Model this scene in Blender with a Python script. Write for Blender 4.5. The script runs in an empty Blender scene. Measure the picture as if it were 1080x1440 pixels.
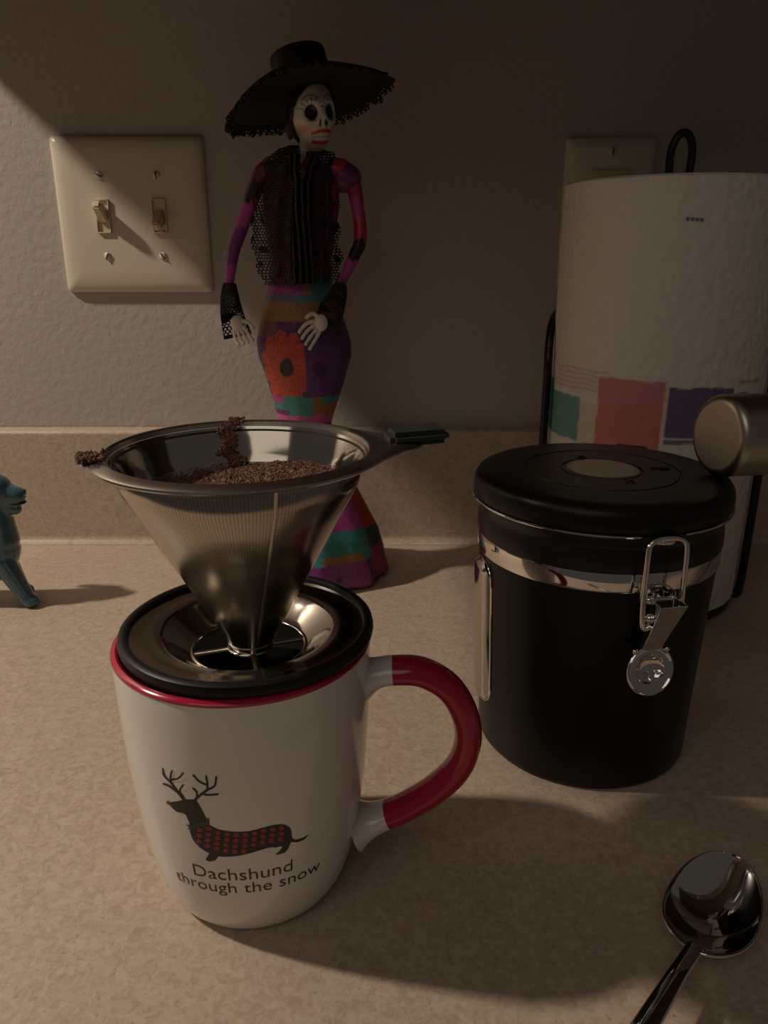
import bpy, bmesh, math, random
import numpy as np
from mathutils import Vector, Matrix, noise
from mathutils.bvhtree import BVHTree
from mathutils.geometry import delaunay_2d_cdt
random.seed(3)
PI = math.pi
S = bpy.context.scene
C = S.collection
# ------------------------------------------------------------------ camera
FPX, PITCH, CAMH = 1080.0, math.radians(18.6), 0.247
cd = bpy.data.cameras.new('camera'); cam = bpy.data.objects.new('camera', cd); C.objects.link(cam)
cam.location = (0, 0, CAMH); cam.rotation_euler = (PI/2 - PITCH, 0, 0)
cd.sensor_fit = 'VERTICAL'; cd.sensor_height = 36.0; cd.lens = 36.0*FPX/1440.0
cd.clip_start = 0.01; cd.clip_end = 20
S.camera = cam
# ------------------------------------------------------------------ world, lamp, exposure
w = bpy.data.worlds.new('world'); S.world = w; w.use_nodes = True
w.node_tree.nodes['Background'].inputs[0].default_value = (1.0, 0.86, 0.74, 1)
w.node_tree.nodes['Background'].inputs[1].default_value = 0.046
S.view_settings.view_transform = 'Standard'; S.view_settings.look = 'None'
S.view_settings.gamma = 1; S.view_settings.exposure = 0.0
LAMP = (-.93, 0.35, 1.00)
ld = bpy.data.lights.new('room_lamp', 'POINT'); ld.energy = 39.0; ld.color = (1.0, 0.84, 0.69); ld.shadow_soft_size = 0.03
lo = bpy.data.objects.new('room_lamp', ld); lo.location = LAMP; C.objects.link(lo)
# added fill light standing in for dim room bounce, high front left
ad = bpy.data.lights.new('fill_light', 'AREA'); ad.shape = 'RECTANGLE'; ad.size = 1.2; ad.size_y = 1.0; ad.energy = 2.6; ad.color = (1.0, 0.86, 0.72)
ao = bpy.data.objects.new('fill_light', ad); ao.location = (-.55, -.9, 1.45); C.objects.link(ao)
ao.rotation_euler = (Vector((.15, .5, .08))-Vector(ao.location)).to_track_quat('-Z', 'Y').to_euler()

# ------------------------------------------------------------------ helpers
def ray_dir(px, py):
    u = (px-540)/FPX; v = -(py-720)/FPX
    return Vector((u, math.cos(PITCH)+v*math.sin(PITCH), -math.sin(PITCH)+v*math.cos(PITCH)))
def at(px, py, Y):
    r = ray_dir(px, py); t = Y/r.y
    return (r.x*t, Y, CAMH+r.z*t)

def mat(name, col, rough=0.5, metal=0.0, spec=0.5, coat=0.0, trans=0.0, ior=1.45, attr=False, bump=None, mottled=None, aniso=0.0, sheen=0.0):
    m = bpy.data.materials.new(name); m.use_nodes = True
    nt = m.node_tree; b = nt.nodes['Principled BSDF']
    b.inputs['Base Color'].default_value = (*col, 1)
    b.inputs['Roughness'].default_value = rough; b.inputs['Metallic'].default_value = metal
    b.inputs['Specular IOR Level'].default_value = spec; b.inputs['Coat Weight'].default_value = coat
    b.inputs['Coat Roughness'].default_value = 0.08
    b.inputs['Transmission Weight'].default_value = trans; b.inputs['IOR'].default_value = ior
    b.inputs['Anisotropic'].default_value = aniso
    b.inputs['Sheen Weight'].default_value = sheen
    tc = nt.nodes.new('ShaderNodeTexCoord')
    src = None
    if attr:
        a = nt.nodes.new('ShaderNodeAttribute'); a.attribute_name = 'paint'; src = a.outputs['Color']
    if mottled:   # (scale, strength, dark colour)
        n = nt.nodes.new('ShaderNodeTexNoise'); n.inputs['Scale'].default_value = mottled[0]; n.inputs['Detail'].default_value = 5
        nt.links.new(tc.outputs['Object'], n.inputs['Vector'])
        r = nt.nodes.new('ShaderNodeValToRGB'); r.color_ramp.elements[0].position = 0.35; r.color_ramp.elements[1].position = 0.65
        nt.links.new(n.outputs['Fac'], r.inputs['Fac'])
        mx = nt.nodes.new('ShaderNodeMix'); mx.data_type = 'RGBA'
        mr = nt.nodes.new('ShaderNodeMath'); mr.operation = 'MULTIPLY'; mr.inputs[1].default_value = mottled[1]
        nt.links.new(r.outputs['Color'], mr.inputs[0]); nt.links.new(mr.outputs[0], mx.inputs[0])
        if src is not None: nt.links.new(src, mx.inputs[6])
        else: mx.inputs[6].default_value = (*col, 1)
        mx.inputs[7].default_value = (*mottled[2], 1)
        src = mx.outputs[2]
    if src is not None: nt.links.new(src, b.inputs['Base Color'])
    if bump:      # (kind, scale, strength, distance)
        if bump[0] == 'noise':
            n = nt.nodes.new('ShaderNodeTexNoise'); n.inputs['Detail'].default_value = 3; o = n.outputs['Fac']
        else:
            n = nt.nodes.new('ShaderNodeTexVoronoi'); o = n.outputs['Distance']
        n.inputs['Scale'].default_value = bump[1]
        nt.links.new(tc.outputs['Object'], n.inputs['Vector'])
        bp = nt.nodes.new('ShaderNodeBump'); bp.inputs['Strength'].default_value = bump[2]; bp.inputs['Distance'].default_value = bump[3]
        nt.links.new(o, bp.inputs['Height']); nt.links.new(bp.outputs['Normal'], b.inputs['Normal'])
    return m

def link(name, me, m=None, parent=None, smooth=True):
    o = bpy.data.objects.new(name, me); C.objects.link(o)
    if m is not None: me.materials.append(m)
    if smooth:
        me.polygons.foreach_set('use_smooth', [True]*len(me.polygons))
        try: me.set_sharp_from_angle(angle=math.radians(38))
        except Exception: pass
    if parent is not None:
        o.parent = parent; o.location = -parent.location     # parts are modelled in world coordinates
    return o
def thing(name, label, cat, loc, group=None):
    o = bpy.data.objects.new(name, None); C.objects.link(o); o.empty_display_size = .02
    o.location = loc; o['label'] = label; o['category'] = cat
    if group: o['group'] = group
    return o
def tag(o, label, cat, group=None, kind=None):
    o['label'] = label; o['category'] = cat
    if group: o['group'] = group
    if kind: o['kind'] = kind
    return o
def mesh(verts, faces):
    me = bpy.data.meshes.new('m'); me.from_pydata([tuple(v) for v in verts], [], faces); me.update(); return me
def fixn(me):
    bm = bmesh.new(); bm.from_mesh(me); bmesh.ops.remove_doubles(bm, verts=bm.verts, dist=1e-7)
    bmesh.ops.recalc_face_normals(bm, faces=bm.faces); bm.to_mesh(me); bm.free(); return me
def join(*parts):
    V, Fc = [], []
    for me in parts:
        n = len(V); V += [v.co.copy() for v in me.vertices]; Fc += [[i+n for i in p.vertices] for p in me.polygons]
        bpy.data.meshes.remove(me)
    return mesh(V, Fc)
def grid(fn, nu, nv, closeu=False, closev=False, keep=None):
    """fn(i/nu, j/nv) -> point"""
    cu = nu if closeu else nu+1; cv = nv if closev else nv+1
    V = [fn(i/nu, j/nv) for j in range(cv) for i in range(cu)]
    Fc = []
    for j in range(nv):
        for i in range(nu):
            if keep and not keep((i+.5)/nu, (j+.5)/nv): continue
            a = j*cu+i; b = j*cu+(i+1) % cu; c = ((j+1) % cv)*cu+(i+1) % cu; d = ((j+1) % cv)*cu+i
            Fc.append((a, b, c, d))
    return mesh(V, Fc)
def lathe(prof, cx=0, cy=0, n=96, closed=False):
    """prof: list of (r, z)"""
    m = len(prof); V = []; Fc = []
    for r, z in prof:
        for k in range(n):
            a = 2*PI*k/n; V.append((cx+r*math.cos(a), cy+r*math.sin(a), z))
    for j in range(m if closed else m-1):
        for k in range(n):
            a = j*n+k; b = j*n+(k+1) % n; c = ((j+1) % m)*n+(k+1) % n; d = ((j+1) % m)*n+k
            Fc.append((a, b, c, d))
    return fixn(mesh(V, Fc))
def smooth_path(pts, n=8, closed=False):
    P = [Vector(p) for p in pts]; out = []
    m = len(P); segs = m if closed else m-1
    for i in range(segs):
        p0 = P[(i-1) % m] if closed or i > 0 else P[i]*2-P[i+1]
        p1 = P[i]; p2 = P[(i+1) % m]
        p3 = P[(i+2) % m] if closed or i+2 < m else P[i+1]*2-P[i]
        for k in range(n):
            t = k/n
            out.append(0.5*((2*p1)+(p2-p0)*t+(2*p0-5*p1+4*p2-p3)*t*t+(3*p1-p0-3*p2+p3)*t**3))
    if not closed: out.append(P[-1])
    return out
def tube(path, r, n=14, closed=False, flat=1.0, up=None, caps=True):
    """sweep; r number or f(t); flat = ratio of second axis; up = fixed second axis"""
    P = [Vector(p) for p in path]; m = len(P); V = []; Fc = []
    prev = None
    for i, p in enumerate(P):
        a = P[(i-1) % m] if (closed or i > 0) else p; b = P[(i+1) % m] if (closed or i < m-1) else p
        t = (b-a).normalized()
        if up is not None: s = Vector(up)
        elif prev is None: s = Vector((0, 0, 1)) if abs(t.z) < .9 else Vector((0, 1, 0))
        else: s = prev
        s = (s-t*s.dot(t)).normalized(); prev = s
        q = t.cross(s)
        rr = r(i/(m-1)) if callable(r) else r
        for k in range(n):
            an = 2*PI*k/n; V.append(p+q*math.cos(an)*rr+s*math.sin(an)*rr*flat)
    for i in range(m if closed else m-1):
        for k in range(n):
            Fc.append((i*n+k, i*n+(k+1) % n, ((i+1) % m)*n+(k+1) % n, ((i+1) % m)*n+k))
    if not closed and caps:
        Fc.append(list(range(n))[::-1]); Fc.append([(m-1)*n+k for k in range(n)])
    return mesh(V, Fc)
def box(x0, x1, y0, y1, z0, z1, bev=0.0, seg=2, M=None):
    bm = bmesh.new(); bmesh.ops.create_cube(bm, size=1)
    for v in bm.verts: v.co = Vector(((x0+x1)/2+v.co.x*(x1-x0), (y0+y1)/2+v.co.y*(y1-y0), (z0+z1)/2+v.co.z*(z1-z0)))
    if bev: bmesh.ops.bevel(bm, geom=bm.edges[:]+bm.verts[:], offset=bev, segments=seg, affect='EDGES', profile=.5)
    if M is not None: bm.transform(M)
    me = bpy.data.meshes.new('b'); bm.to_mesh(me); bm.free(); return me
def ball(c, rx, ry=None, rz=None, u=20, v=12, M=None):
    ry = ry or rx; rz = rz or rx
    bm = bmesh.new(); bmesh.ops.create_uvsphere(bm, u_segments=u, v_segments=v, radius=1)
    for vv in bm.verts: vv.co = Vector((vv.co.x*rx, vv.co.y*ry, vv.co.z*rz))
    if M is not None: bm.transform(M)
    bmesh.ops.translate(bm, verts=bm.verts, vec=Vector(c))
    me = bpy.data.meshes.new('s'); bm.to_mesh(me); bm.free(); return me
def paint(me, fn):
    a = me.color_attributes.new('paint', 'FLOAT_COLOR', 'POINT')
    buf = []
    for v in me.vertices:
        c = fn(v.co); buf += [c[0], c[1], c[2], 1.0]
    a.data.foreach_set('color', buf)
def lerp(a, b, t): return a+(b-a)*t
def mixc(a, b, t): t = max(0, min(1, t)); return tuple(lerp(x, y, t) for x, y in zip(a, b))
def interp(tab, x):
    if x <= tab[0][0]: return tab[0][1:]
    for p, q in zip(tab, tab[1:]):
        if x <= q[0]:
            t = (x-p[0])/(q[0]-p[0]); t2 = t
            return tuple(lerp(a, b, t2) for a, b in zip(p[1:], q[1:]))
    return tab[-1][1:]
def inpoly(x, y, P):
    c = False
    for i in range(len(P)):
        x1, y1 = P[i]; x2, y2 = P[i-1]
        if (y1 > y) != (y2 > y) and x < (x2-x1)*(y-y1)/(y2-y1)+x1: c = not c
    return c
def nz(x, y=0, z=0): return noise.noise(Vector((x, y, z)))

# ------------------------------------------------------------------ materials
M_wall = mat('wall_paint', (0.44, 0.41, 0.37), .75, bump=('noise', 170, .42, .0014), mottled=(6, .25, (0.40, 0.375, 0.335)))
M_ceramic = mat('white_ceramic', (0.76, 0.74, 0.70), .12, coat=.4)
M_red = mat('red_glaze', (0.40, 0.008, 0.045), .16, coat=.4)
M_steel = mat('polished_steel', (0.55, 0.52, 0.47), .10, 1.0)
M_steel2 = mat('satin_steel', (0.56, 0.52, 0.46), .26, 1.0)
M_chrome = mat('chrome', (0.75, 0.73, 0.70), .06, 1.0)
M_black = mat('black_matte_paint', (0.007, 0.0067, 0.0063), .34, spec=.27)
M_blackp = mat('black_plastic', (0.010, 0.010, 0.0105), .35, spec=.4)
M_sil = mat('black_silicone', (0.009, 0.010, 0.010), .40, spec=.25)
M_grip = mat('grey_green_silicone', (0.022, 0.028, 0.026), .5, spec=.4)
M_plate = mat('cream_plastic', (0.62, 0.56, 0.46), .32)
M_toggle = mat('cream_toggle_plastic', (0.60, 0.50, 0.36), .28)
M_wire = mat('black_wire', (0.006, 0.006, 0.006), .35)
M_brush = mat('brushed_steel', (0.47, 0.43, 0.37), .34, 1.0, bump=('noise', 300, .08, .0003))
M_coffee = mat('coffee_grounds', (0.10, 0.042, 0.024), .7, mottled=(700, .7, (0.24, 0.13, 0.085)))
M_liquid = mat('black_coffee', (0.006, 0.003, 0.002), .05)
M_blue = mat('blue_glaze', (0.055, 0.118, 0.155), .16, coat=.6, mottled=(60, .5, (0.03, 0.08, 0.10)))
M_print = mat('print_ink', (0.014, 0.013, 0.011), .35)
M_plaid = mat('plaid_red_ink', (0.30, 0.025, 0.03), .35)
M_green = mat('collar_green_ink', (0.02, 0.05, 0.03), .4)
M_paint = mat('painted_paper', (1, 1, 1), .45, attr=True, coat=.15)
M_towel = mat('paper_towel', (1, 1, 1), .9, attr=True, spec=.1, bump=('voronoi', 150, .5, .0016))
M_lace = mat('black_lace', (0.009, 0.008, 0.008), .7)
M_lacegrey = mat('charcoal_lace', (0.018, 0.016, 0.016), .7)
M_felt = mat('black_hat_cloth', (0.008, 0.008, 0.009), .5)
M_hair = mat('black_painted_hair', (0.008, 0.007, 0.007), .4)
M_bone = mat('painted_bone', (0.62, 0.58, 0.50), .4)
M_cab = mat('cabinet_wood', (0.12, 0.085, 0.06), .45)
M_window = mat('clear_window_plastic', (0.92, 0.90, 0.88), .06, trans=.85, ior=1.45)
M_dark = mat('dark_recess', (0.02, 0.017, 0.013), .6)
M_ink = mat('grey_ink', (0.16, 0.17, 0.22), .8)

# laminate: warm beige with fine straw-like flecks
M_lam = mat('speckled_laminate', (0.5, 0.4, 0.3), .42, spec=.35)
nt = M_lam.node_tree; b = nt.nodes['Principled BSDF']; tc = nt.nodes.new('ShaderNodeTexCoord')
def n_noise(scale, detail, stretch=None):
    n = nt.nodes.new('ShaderNodeTexNoise'); n.inputs['Scale'].default_value = scale; n.inputs['Detail'].default_value = detail
    n.inputs['Distortion'].default_value = 1.2
    if stretch:
        mp = nt.nodes.new('ShaderNodeMapping'); mp.inputs['Scale'].default_value = stretch[0]; mp.inputs['Rotation'].default_value = (0, 0, stretch[1])
        nt.links.new(tc.outputs['Object'], mp.inputs['Vector']); nt.links.new(mp.outputs[0], n.inputs['Vector'])
    else: nt.links.new(tc.outputs['Object'], n.inputs['Vector'])
    return n
def n_ramp(src, p0, p1, c0, c1):
    r = nt.nodes.new('ShaderNodeValToRGB'); r.color_ramp.elements[0].position = p0; r.color_ramp.elements[1].position = p1
    r.color_ramp.elements[0].color = (*c0, 1); r.color_ramp.elements[1].color = (*c1, 1)
    nt.links.new(src, r.inputs['Fac']); return r
def n_mix(fac, a, bb, kind='MIX'):
    m = nt.nodes.new('ShaderNodeMix'); m.data_type = 'RGBA'; m.blend_type = kind
    if isinstance(fac, float): m.inputs[0].default_value = fac
    else: nt.links.new(fac, m.inputs[0])
    nt.links.new(a, m.inputs[6]); nt.links.new(bb, m.inputs[7]); return m
base = n_ramp(n_noise(210, 5).outputs['Fac'], .32, .68, (0.395, 0.305, 0.232), (0.52, 0.425, 0.335))
f1 = n_ramp(n_noise(420, 2, ((1, .32, 1), .5)).outputs['Fac'], .57, .66, (0, 0, 0), (1, 1, 1))
f2 = n_ramp(n_noise(380, 2, ((.32, 1, 1), .3)).outputs['Fac'], .58, .66, (0, 0, 0), (1, 1, 1))
f3 = n_ramp(n_noise(520, 2).outputs['Fac'], .62, .70, (0, 0, 0), (1, 1, 1))
lt = nt.nodes.new('ShaderNodeRGB'); lt.outputs[0].default_value = (0.545, 0.445, 0.350, 1)
dk = nt.nodes.new('ShaderNodeRGB'); dk.outputs[0].default_value = (0.37, 0.28, 0.205, 1)
lt2 = n_mix(.45, base.outputs[0], lt.outputs[0])
m1 = n_mix(f1.outputs[0], base.outputs[0], lt2.outputs[2]); m2 = n_mix(f2.outputs[0], m1.outputs[2], lt2.outputs[2])
m3 = n_mix(f3.outputs[0], m2.outputs[2], dk.outputs[0])
nt.links.new(m3.outputs[2], b.inputs['Base Color'])
bp = nt.nodes.new('ShaderNodeBump'); bp.inputs['Strength'].default_value = .15; bp.inputs['Distance'].default_value = .0004
nt.links.new(n_noise(700, 2).outputs['Fac'], bp.inputs['Height']); nt.links.new(bp.outputs[0], b.inputs['Normal'])

# woven steel of the cone: fine dot grid
M_meshsteel = mat('fine_mesh_steel', (0.50, 0.46, 0.40), .21, 1.0)
nt = M_meshsteel.node_tree; b = nt.nodes['Principled BSDF']
uvn = nt.nodes.new('ShaderNodeUVMap')
mp = nt.nodes.new('ShaderNodeMapping'); mp.inputs['Scale'].default_value = (230, 120, 1)
nt.links.new(uvn.outputs[0], mp.inputs[0])
sx = nt.nodes.new('ShaderNodeTexVoronoi'); sx.inputs['Scale'].default_value = 1.0; sx.inputs['Randomness'].default_value = 0.0; sx.voronoi_dimensions = '2D'
nt.links.new(mp.outputs[0], sx.inputs['Vector'])
rp = nt.nodes.new('ShaderNodeValToRGB'); rp.color_ramp.elements[0].position = .22; rp.color_ramp.elements[1].position = .34
rp.color_ramp.elements[0].color = (0.26, 0.23, 0.19, 1); rp.color_ramp.elements[1].color = (0.50, 0.46, 0.40, 1)
nt.links.new(sx.outputs['Distance'], rp.inputs[0]); nt.links.new(rp.outputs[0], b.inputs['Base Color'])
bp = nt.nodes.new('ShaderNodeBump'); bp.inputs['Strength'].default_value = .10; bp.inputs['Distance'].default_value = .0001
nt.links.new(sx.outputs['Distance'], bp.inputs['Height']); nt.links.new(bp.outputs[0], b.inputs['Normal'])

# ------------------------------------------------------------------ setting
WY = 0.665
o = link('wall_back', box(-1.6, 1.6, WY, WY+.1, -.9, 1.5), M_wall, smooth=False); o['kind'] = 'structure'
ct = thing('countertop', 'beige speckled laminate countertop with a raised backsplash along the wall', 'countertop', (0, .34, 0))
prof = [(.017, -.038), (.017, -.008), (.0195, -.002), (.025, 0), (.62, 0)]
# worktop: flat slab with a rolled front edge
def slab(prof, x0, x1):
    n = len(prof); V = [(x0, y, z) for y, z in prof]+[(x1, y, z) for y, z in prof]
    Fc = [(i, (i+1) % n, n+(i+1) % n, n+i) for i in range(n)]+[list(range(n))[::-1], list(range(n, 2*n))]
    return fixn(mesh(V, Fc))
link('worktop', slab(prof+[(.66, 0), (.66, -.038)], -1.5, 1.5), M_lam, ct)
bs = [(WY-.001, .0005), (.641, .0002)]
for k in range(0, 9):
    a = PI/2*k/8; bs.append((.641+.007*math.sin(a), .0002+.007-.007*math.cos(a)))   # cove
for k in range(0, 7):
    a = PI/2*k/6; bs.append((.648+.004-.004*math.cos(a), .0985+.004*math.sin(a)))
bs += [(WY-.001, .1025)]
link('backsplash', slab(bs, -1.5, 1.5), M_lam, ct)
# wall cabinet above the counter, just above the frame: it shades the wall
cb = thing('wall_cabinet', 'brown wooden wall cabinet hanging over the counter', 'cabinet', (.4, WY-.16, .46))
link('body', box(-.385, 1.3, .345, WY-.0005, .458, 1.2, .001), M_cab, cb)
for k in range(4):
    x0 = -.383+k*.42
    d = link('door', box(x0, x0+.415, .325, .344, .46, 1.19, .003), M_cab, cb)
    h = link('door_handle', tube([(x0+.05, .325, .50), (x0+.05, .305, .50), (x0+.05, .305, .58), (x0+.05, .325, .58)], .004), M_steel2); h.parent = d

# ------------------------------------------------------------------ switch plates
def wall_plate(name, label, x0, x1, z0, z1):
    t = thing(name, label, 'switch plate', ((x0+x1)/2, WY, (z0+z1)/2))
    W, Hh = x1-x0, z1-z0
    def f(u, v):
        return (0, 0, 0)
    # domed plate: frustum with soft edge
    rings = [(0, 0), (0, .0022), (.0012, .0040), (.004, .0056), (.009, .0066), (.016, .0070)]
    V = []; Fc = []
    def rr(ins):
        R = max(.0035-ins*.1, .002); pts = []
        xs0, xs1, zs0, zs1 = x0+ins, x1-ins, z0+ins, z1-ins
        for cx, cz, a0 in ((xs1-R, zs1-R, 0), (xs0+R, zs1-R, 90), (xs0+R, zs0+R, 180), (xs1-R, zs0+R, 270)):
            for k in range(5):
                a = math.radians(a0+k*22.5); pts.append((cx+R*math.cos(a), cz+R*math.sin(a)))
        return pts
    n = 20
    for ins, dep in rings:
        for x, z in rr(ins): V.append((x, WY-dep, z))
    for j in range(len(rings)-1):
        for k in range(n): Fc.append((j*n+k, j*n+(k+1) % n, (j+1)*n+(k+1) % n, (j+1)*n+k))
    Fc.append([(len(rings)-1)*n+k for k in range(n)]); Fc.append(list(range(n))[::-1])
    link('cover_plate', fixn(mesh(V, Fc)), M_plate, t)
    return t
def screw(t, x, z, ang=0.6):
    y = WY-.0070
    s = link('screw', ball((x, y, z), .0031, .0016, .0031, 20, 10), M_plate, t)
    g = link('screw_slot', box(-.0028, .0028, -.0018, -.0012, -.0004, .0004, M=Matrix.Translation((x, y, z)) @ Matrix.Rotation(ang, 4, 'Y')), M_dark)
    g.parent = s
sw = wall_plate('switch_plate', 'cream double light switch plate with two toggles on the wall', -.2620, -.1418, .2165, .3340)
for k, (x, up) in enumerate(((-.2245, 1), (-.1795, -1))):
    z = .2752
    link('toggle_frame', join(box(x-.0056, x-.0046, WY-.0090, WY-.006, z-.0125, z+.0125, .0003), box(x+.0046, x+.0056, WY-.0090, WY-.006, z-.0125, z+.0125, .0003),
         box(x-.0056, x+.0056, WY-.0090, WY-.006, z+.0118, z+.0128, .0003), box(x-.0056, x+.0056, WY-.0090, WY-.006, z-.0128, z-.0118, .0003)), M_toggle, sw)
    link('toggle_recess', box(x-.0047, x+.0047, WY-.0074, WY-.0060, z-.012, z+.012), M_dark if False else M_toggle, sw)
    L = .0185
    M = Matrix.Translation((x, WY-.005, z)) @ Matrix.Rotation(math.radians(-28*up), 4, 'X')
    bm = bmesh.new(); bmesh.ops.create_cube(bm, size=1)
    for v in bm.verts:
        tt = .5-v.co.y     # 1 at tip
        wx = lerp(.0080, .0064, tt); wz = lerp(.0115, .0062, tt)
        v.co = Vector((v.co.x*wx, -tt*L, v.co.z*wz))
    bmesh.ops.bevel(bm, geom=bm.edges[:], offset=.0012, segments=3, affect='EDGES'); bm.transform(M)
    me = bpy.data.meshes.new('t'); bm.to_mesh(me); bm.free()
    tg = link('toggle', me, M_toggle, sw)
    tg['label'] = 'toggle flipped up' if up > 0 else 'toggle flipped down'
    screw(sw, x, z+.0302, .5+k); screw(sw, x, z-.0302, 2.0-k)
ol = wall_plate('rocker_plate', 'narrow cream wall plate partly hidden behind the paper towel roll', .1430, .2135, .2195, .3335)
screw(ol, .1785, .3225, PI/2); screw(ol, .1785, .2300, PI/2)
link('rocker', box(.1620, .1950, WY-.0095, WY-.006, .243, .309, .001), M_toggle, ol)

# ------------------------------------------------------------------ mug
MX, MY = -.0535, .2627
mug = thing('coffee_mug', 'tall white mug with a red rim and a printed dog wearing antlers', 'mug', (MX, MY, 0))
outer = [(.0, .0015), (.026, .0015), (.0275, 0), (.0325, 0), (.0352, .0022), (.0375, .0065), (.0396, .013), (.0418, .0225), (.0438, .035), (.0455, .050), (.0469, .068), (.0477, .085), (.0481, .100), (.0481, .1079)]
inner = [(.0455, .1079), (.0450, .095), (.0440, .068), (.0425, .045), (.038, .025), (.031, .010), (.02, .006), (0, .006)]
def dense(pr, n=4):
    P = smooth_path([(r, 0, z) for r, z in pr], n); return [(max(p.x, 0), p.z) for p in P]
body = lathe([(0, .0015), (.026, .0015), (.0275, 0)]+dense(outer[3:], 5)+inner, MX, MY, 160)
mbody = link('mug_body', body, M_ceramic, mug)
link('rim', lathe([(.0455, .1078), (.0481, .1078), (.0484, .1083), (.0484, .1090), (.0476, .1098), (.0466, .1101), (.0457, .1096), (.0453, .1084)], MX, MY, 160, True), M_red, mug)
link('liquid', lathe([(0, .080), (.0444, .080), (.0444, .0795), (0, .0795)], MX, MY, 96), M_liquid, mug)
# handle: flattened sweep in the plane of the mug axis
hp = [(.043, .0905), (.050, .0935), (.0570, .0950), (.0680, .0945), (.0785, .0880), (.0850, .0765), (.0868, .0645), (.0835, .0520), (.0740, .0405), (.0610, .0308), (.0500, .0255), (.0425, .0225)]
HA = math.radians(-2)
hpath = smooth_path([(MX+x*math.cos(HA), MY+x*math.sin(HA), z) for x, z in hp], 8)
hup = (-math.sin(HA), math.cos(HA), 0)
N = len(hpath)
i0, i1 = int(N*.185), int(N*.855)
def hr(t):
    e = max(0, 1-abs(t-0)/.14, 1-abs(1-t)/.14)
    return .0054+.0040*e*e
def sub(a, b2): return tube(hpath[a:b2], lambda t: hr((a+t*(b2-a-1))/(N-1)), 28, flat=1.35, up=hup)
link('handle_stub', sub(0, i0+1), M_ceramic, mug)
hl = link('handle', sub(i0, i1+1), M_red, mug); hl['label'] = 'glossy red handle loop'
link('handle_stub', sub(i1, N), M_ceramic, mug)

# prints on the mug body
bmb = bmesh.new(); bmb.from_mesh(body); bvh = BVHTree.FromBMesh(bmb)
camp = Vector((0, 0, CAMH))
def onmug(px, py, off):
    loc, nor, _, _ = bvh.ray_cast(camp, ray_dir(px, py).normalized())
    ax = Vector((loc.x-MX, loc.y-MY, 0)).normalized()
    return Vector((loc.x, loc.y, loc.z))+ax*off
PO = lambda p: (180+p[0]/3.375, 1050+p[1]/3.375)
def decal(polys, off, step=3.0):
    parts = []
    for P in polys:
        P = [Vector(p) for p in P]; V = []; E = []
        n = 0
        for i in range(len(P)):
            a, c2 = P[i], P[(i+1) % len(P)]; k = max(1, int((c2-a).length/step))
            for j in range(k): V.append(a.lerp(c2, j/k))
        n = len(V); E = [(i, (i+1) % n) for i in range(n)]
        xs = [p.x for p in P]; ys = [p.y for p in P]
        bpoly = [(v.x, v.y) for v in V]
        x = min(xs)+step*.5
        while x < max(xs):
            y = min(ys)+step*.5
            while y < max(ys):
                if inpoly(x, y, bpoly): V.append(Vector((x, y)))
                y += step
            x += step
        rv, re, rf, *_ = delaunay_2d_cdt(V, E, [], 1, 1e-4)
        parts.append(mesh([onmug(v.x, v.y, off) for v in rv], [list(f) for f in rf]))
    me = join(*parts)
    return me
def sm2(P, n=5, closed=True):
    return [(p.x, p.y) for p in smooth_path([(x, y, 0) for x, y in P], n, closed)]
def stroke(P, w0, w1):
    Q = [Vector(p) for p in sm2(P, 6, False)]; Lh, Rh = [], []
    for i, q in enumerate(Q):
        t = (Q[min(i+1, len(Q)-1)]-Q[max(i-1, 0)]).normalized(); nn = Vector((-t.y, t.x)); wd = lerp(w0, w1, i/(len(Q)-1))
        Lh.append(q+nn*wd); Rh.append(q-nn*wd)
    end = [Q[-1]+(Q[-1]-Q[-2]).normalized()*w1*.8]
    return [tuple(v) for v in Lh+end+Rh[::-1]]
neck = [(190, 262), (207, 262), (240, 258), (268, 249), (295, 250), (322, 250), (345, 285), (370, 335), (392, 378), (350, 400), (300, 392), (292, 360), (275, 322), (262, 314), (232, 308), (212, 292), (200, 276)]
dbody = [(296, 380), (340, 378), (385, 372), (430, 392), (500, 403), (580, 400), (650, 381), (715, 368), (752, 373), (773, 393), (780, 432), (800, 440), (830, 431), (857, 418), (835, 440), (800, 453), (775, 452), (764, 475), (748, 498), (725, 508), (700, 511), (722, 492), (730, 472), (700, 478), (670, 478), (600, 499), (520, 518), (430, 520), (365, 494), (320, 456), (300, 420)]
fleg = [(388, 503), (368, 535), (385, 545), (414, 540), (432, 518)]
ant = [([(268, 252), (235, 212), (205, 170), (172, 135), (166, 102)], 5, 2.5), ([(165, 174), (195, 184), (237, 214)], 3, 4), ([(204, 165), (203, 140), (210, 113)], 4, 3),
       ([(206, 156), (240, 149), (263, 124)], 3.5, 3), ([(262, 240), (247, 208), (263, 180)], 4, 3),
       ([(314, 256), (345, 228), (378, 204), (412, 184), (419, 140)], 5, 3), ([(376, 206), (377, 172), (370, 138)], 4, 3), ([(378, 182), (340, 165), (310, 134)], 3.5, 3),
       ([(360, 226), (395, 228), (428, 224)], 3.5, 3), ([(328, 244), (326, 214), (309, 196)], 4, 3)]
M2 = lambda P: [PO(p) for p in P]
dogp = link('dog_print', decal([M2(neck), M2(sm2(dbody, 3)), M2(fleg)], .00012), M_print, mug); dogp['label'] = 'printed dark dog silhouette'
a_ = link('antler_print', decal([M2(stroke(a[0], a[1]*1.25, a[2]*1.5)) for a in ant], .00016, 2.0), M_print, mug); a_['label'] = 'printed branching antlers'
sq = []
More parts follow.
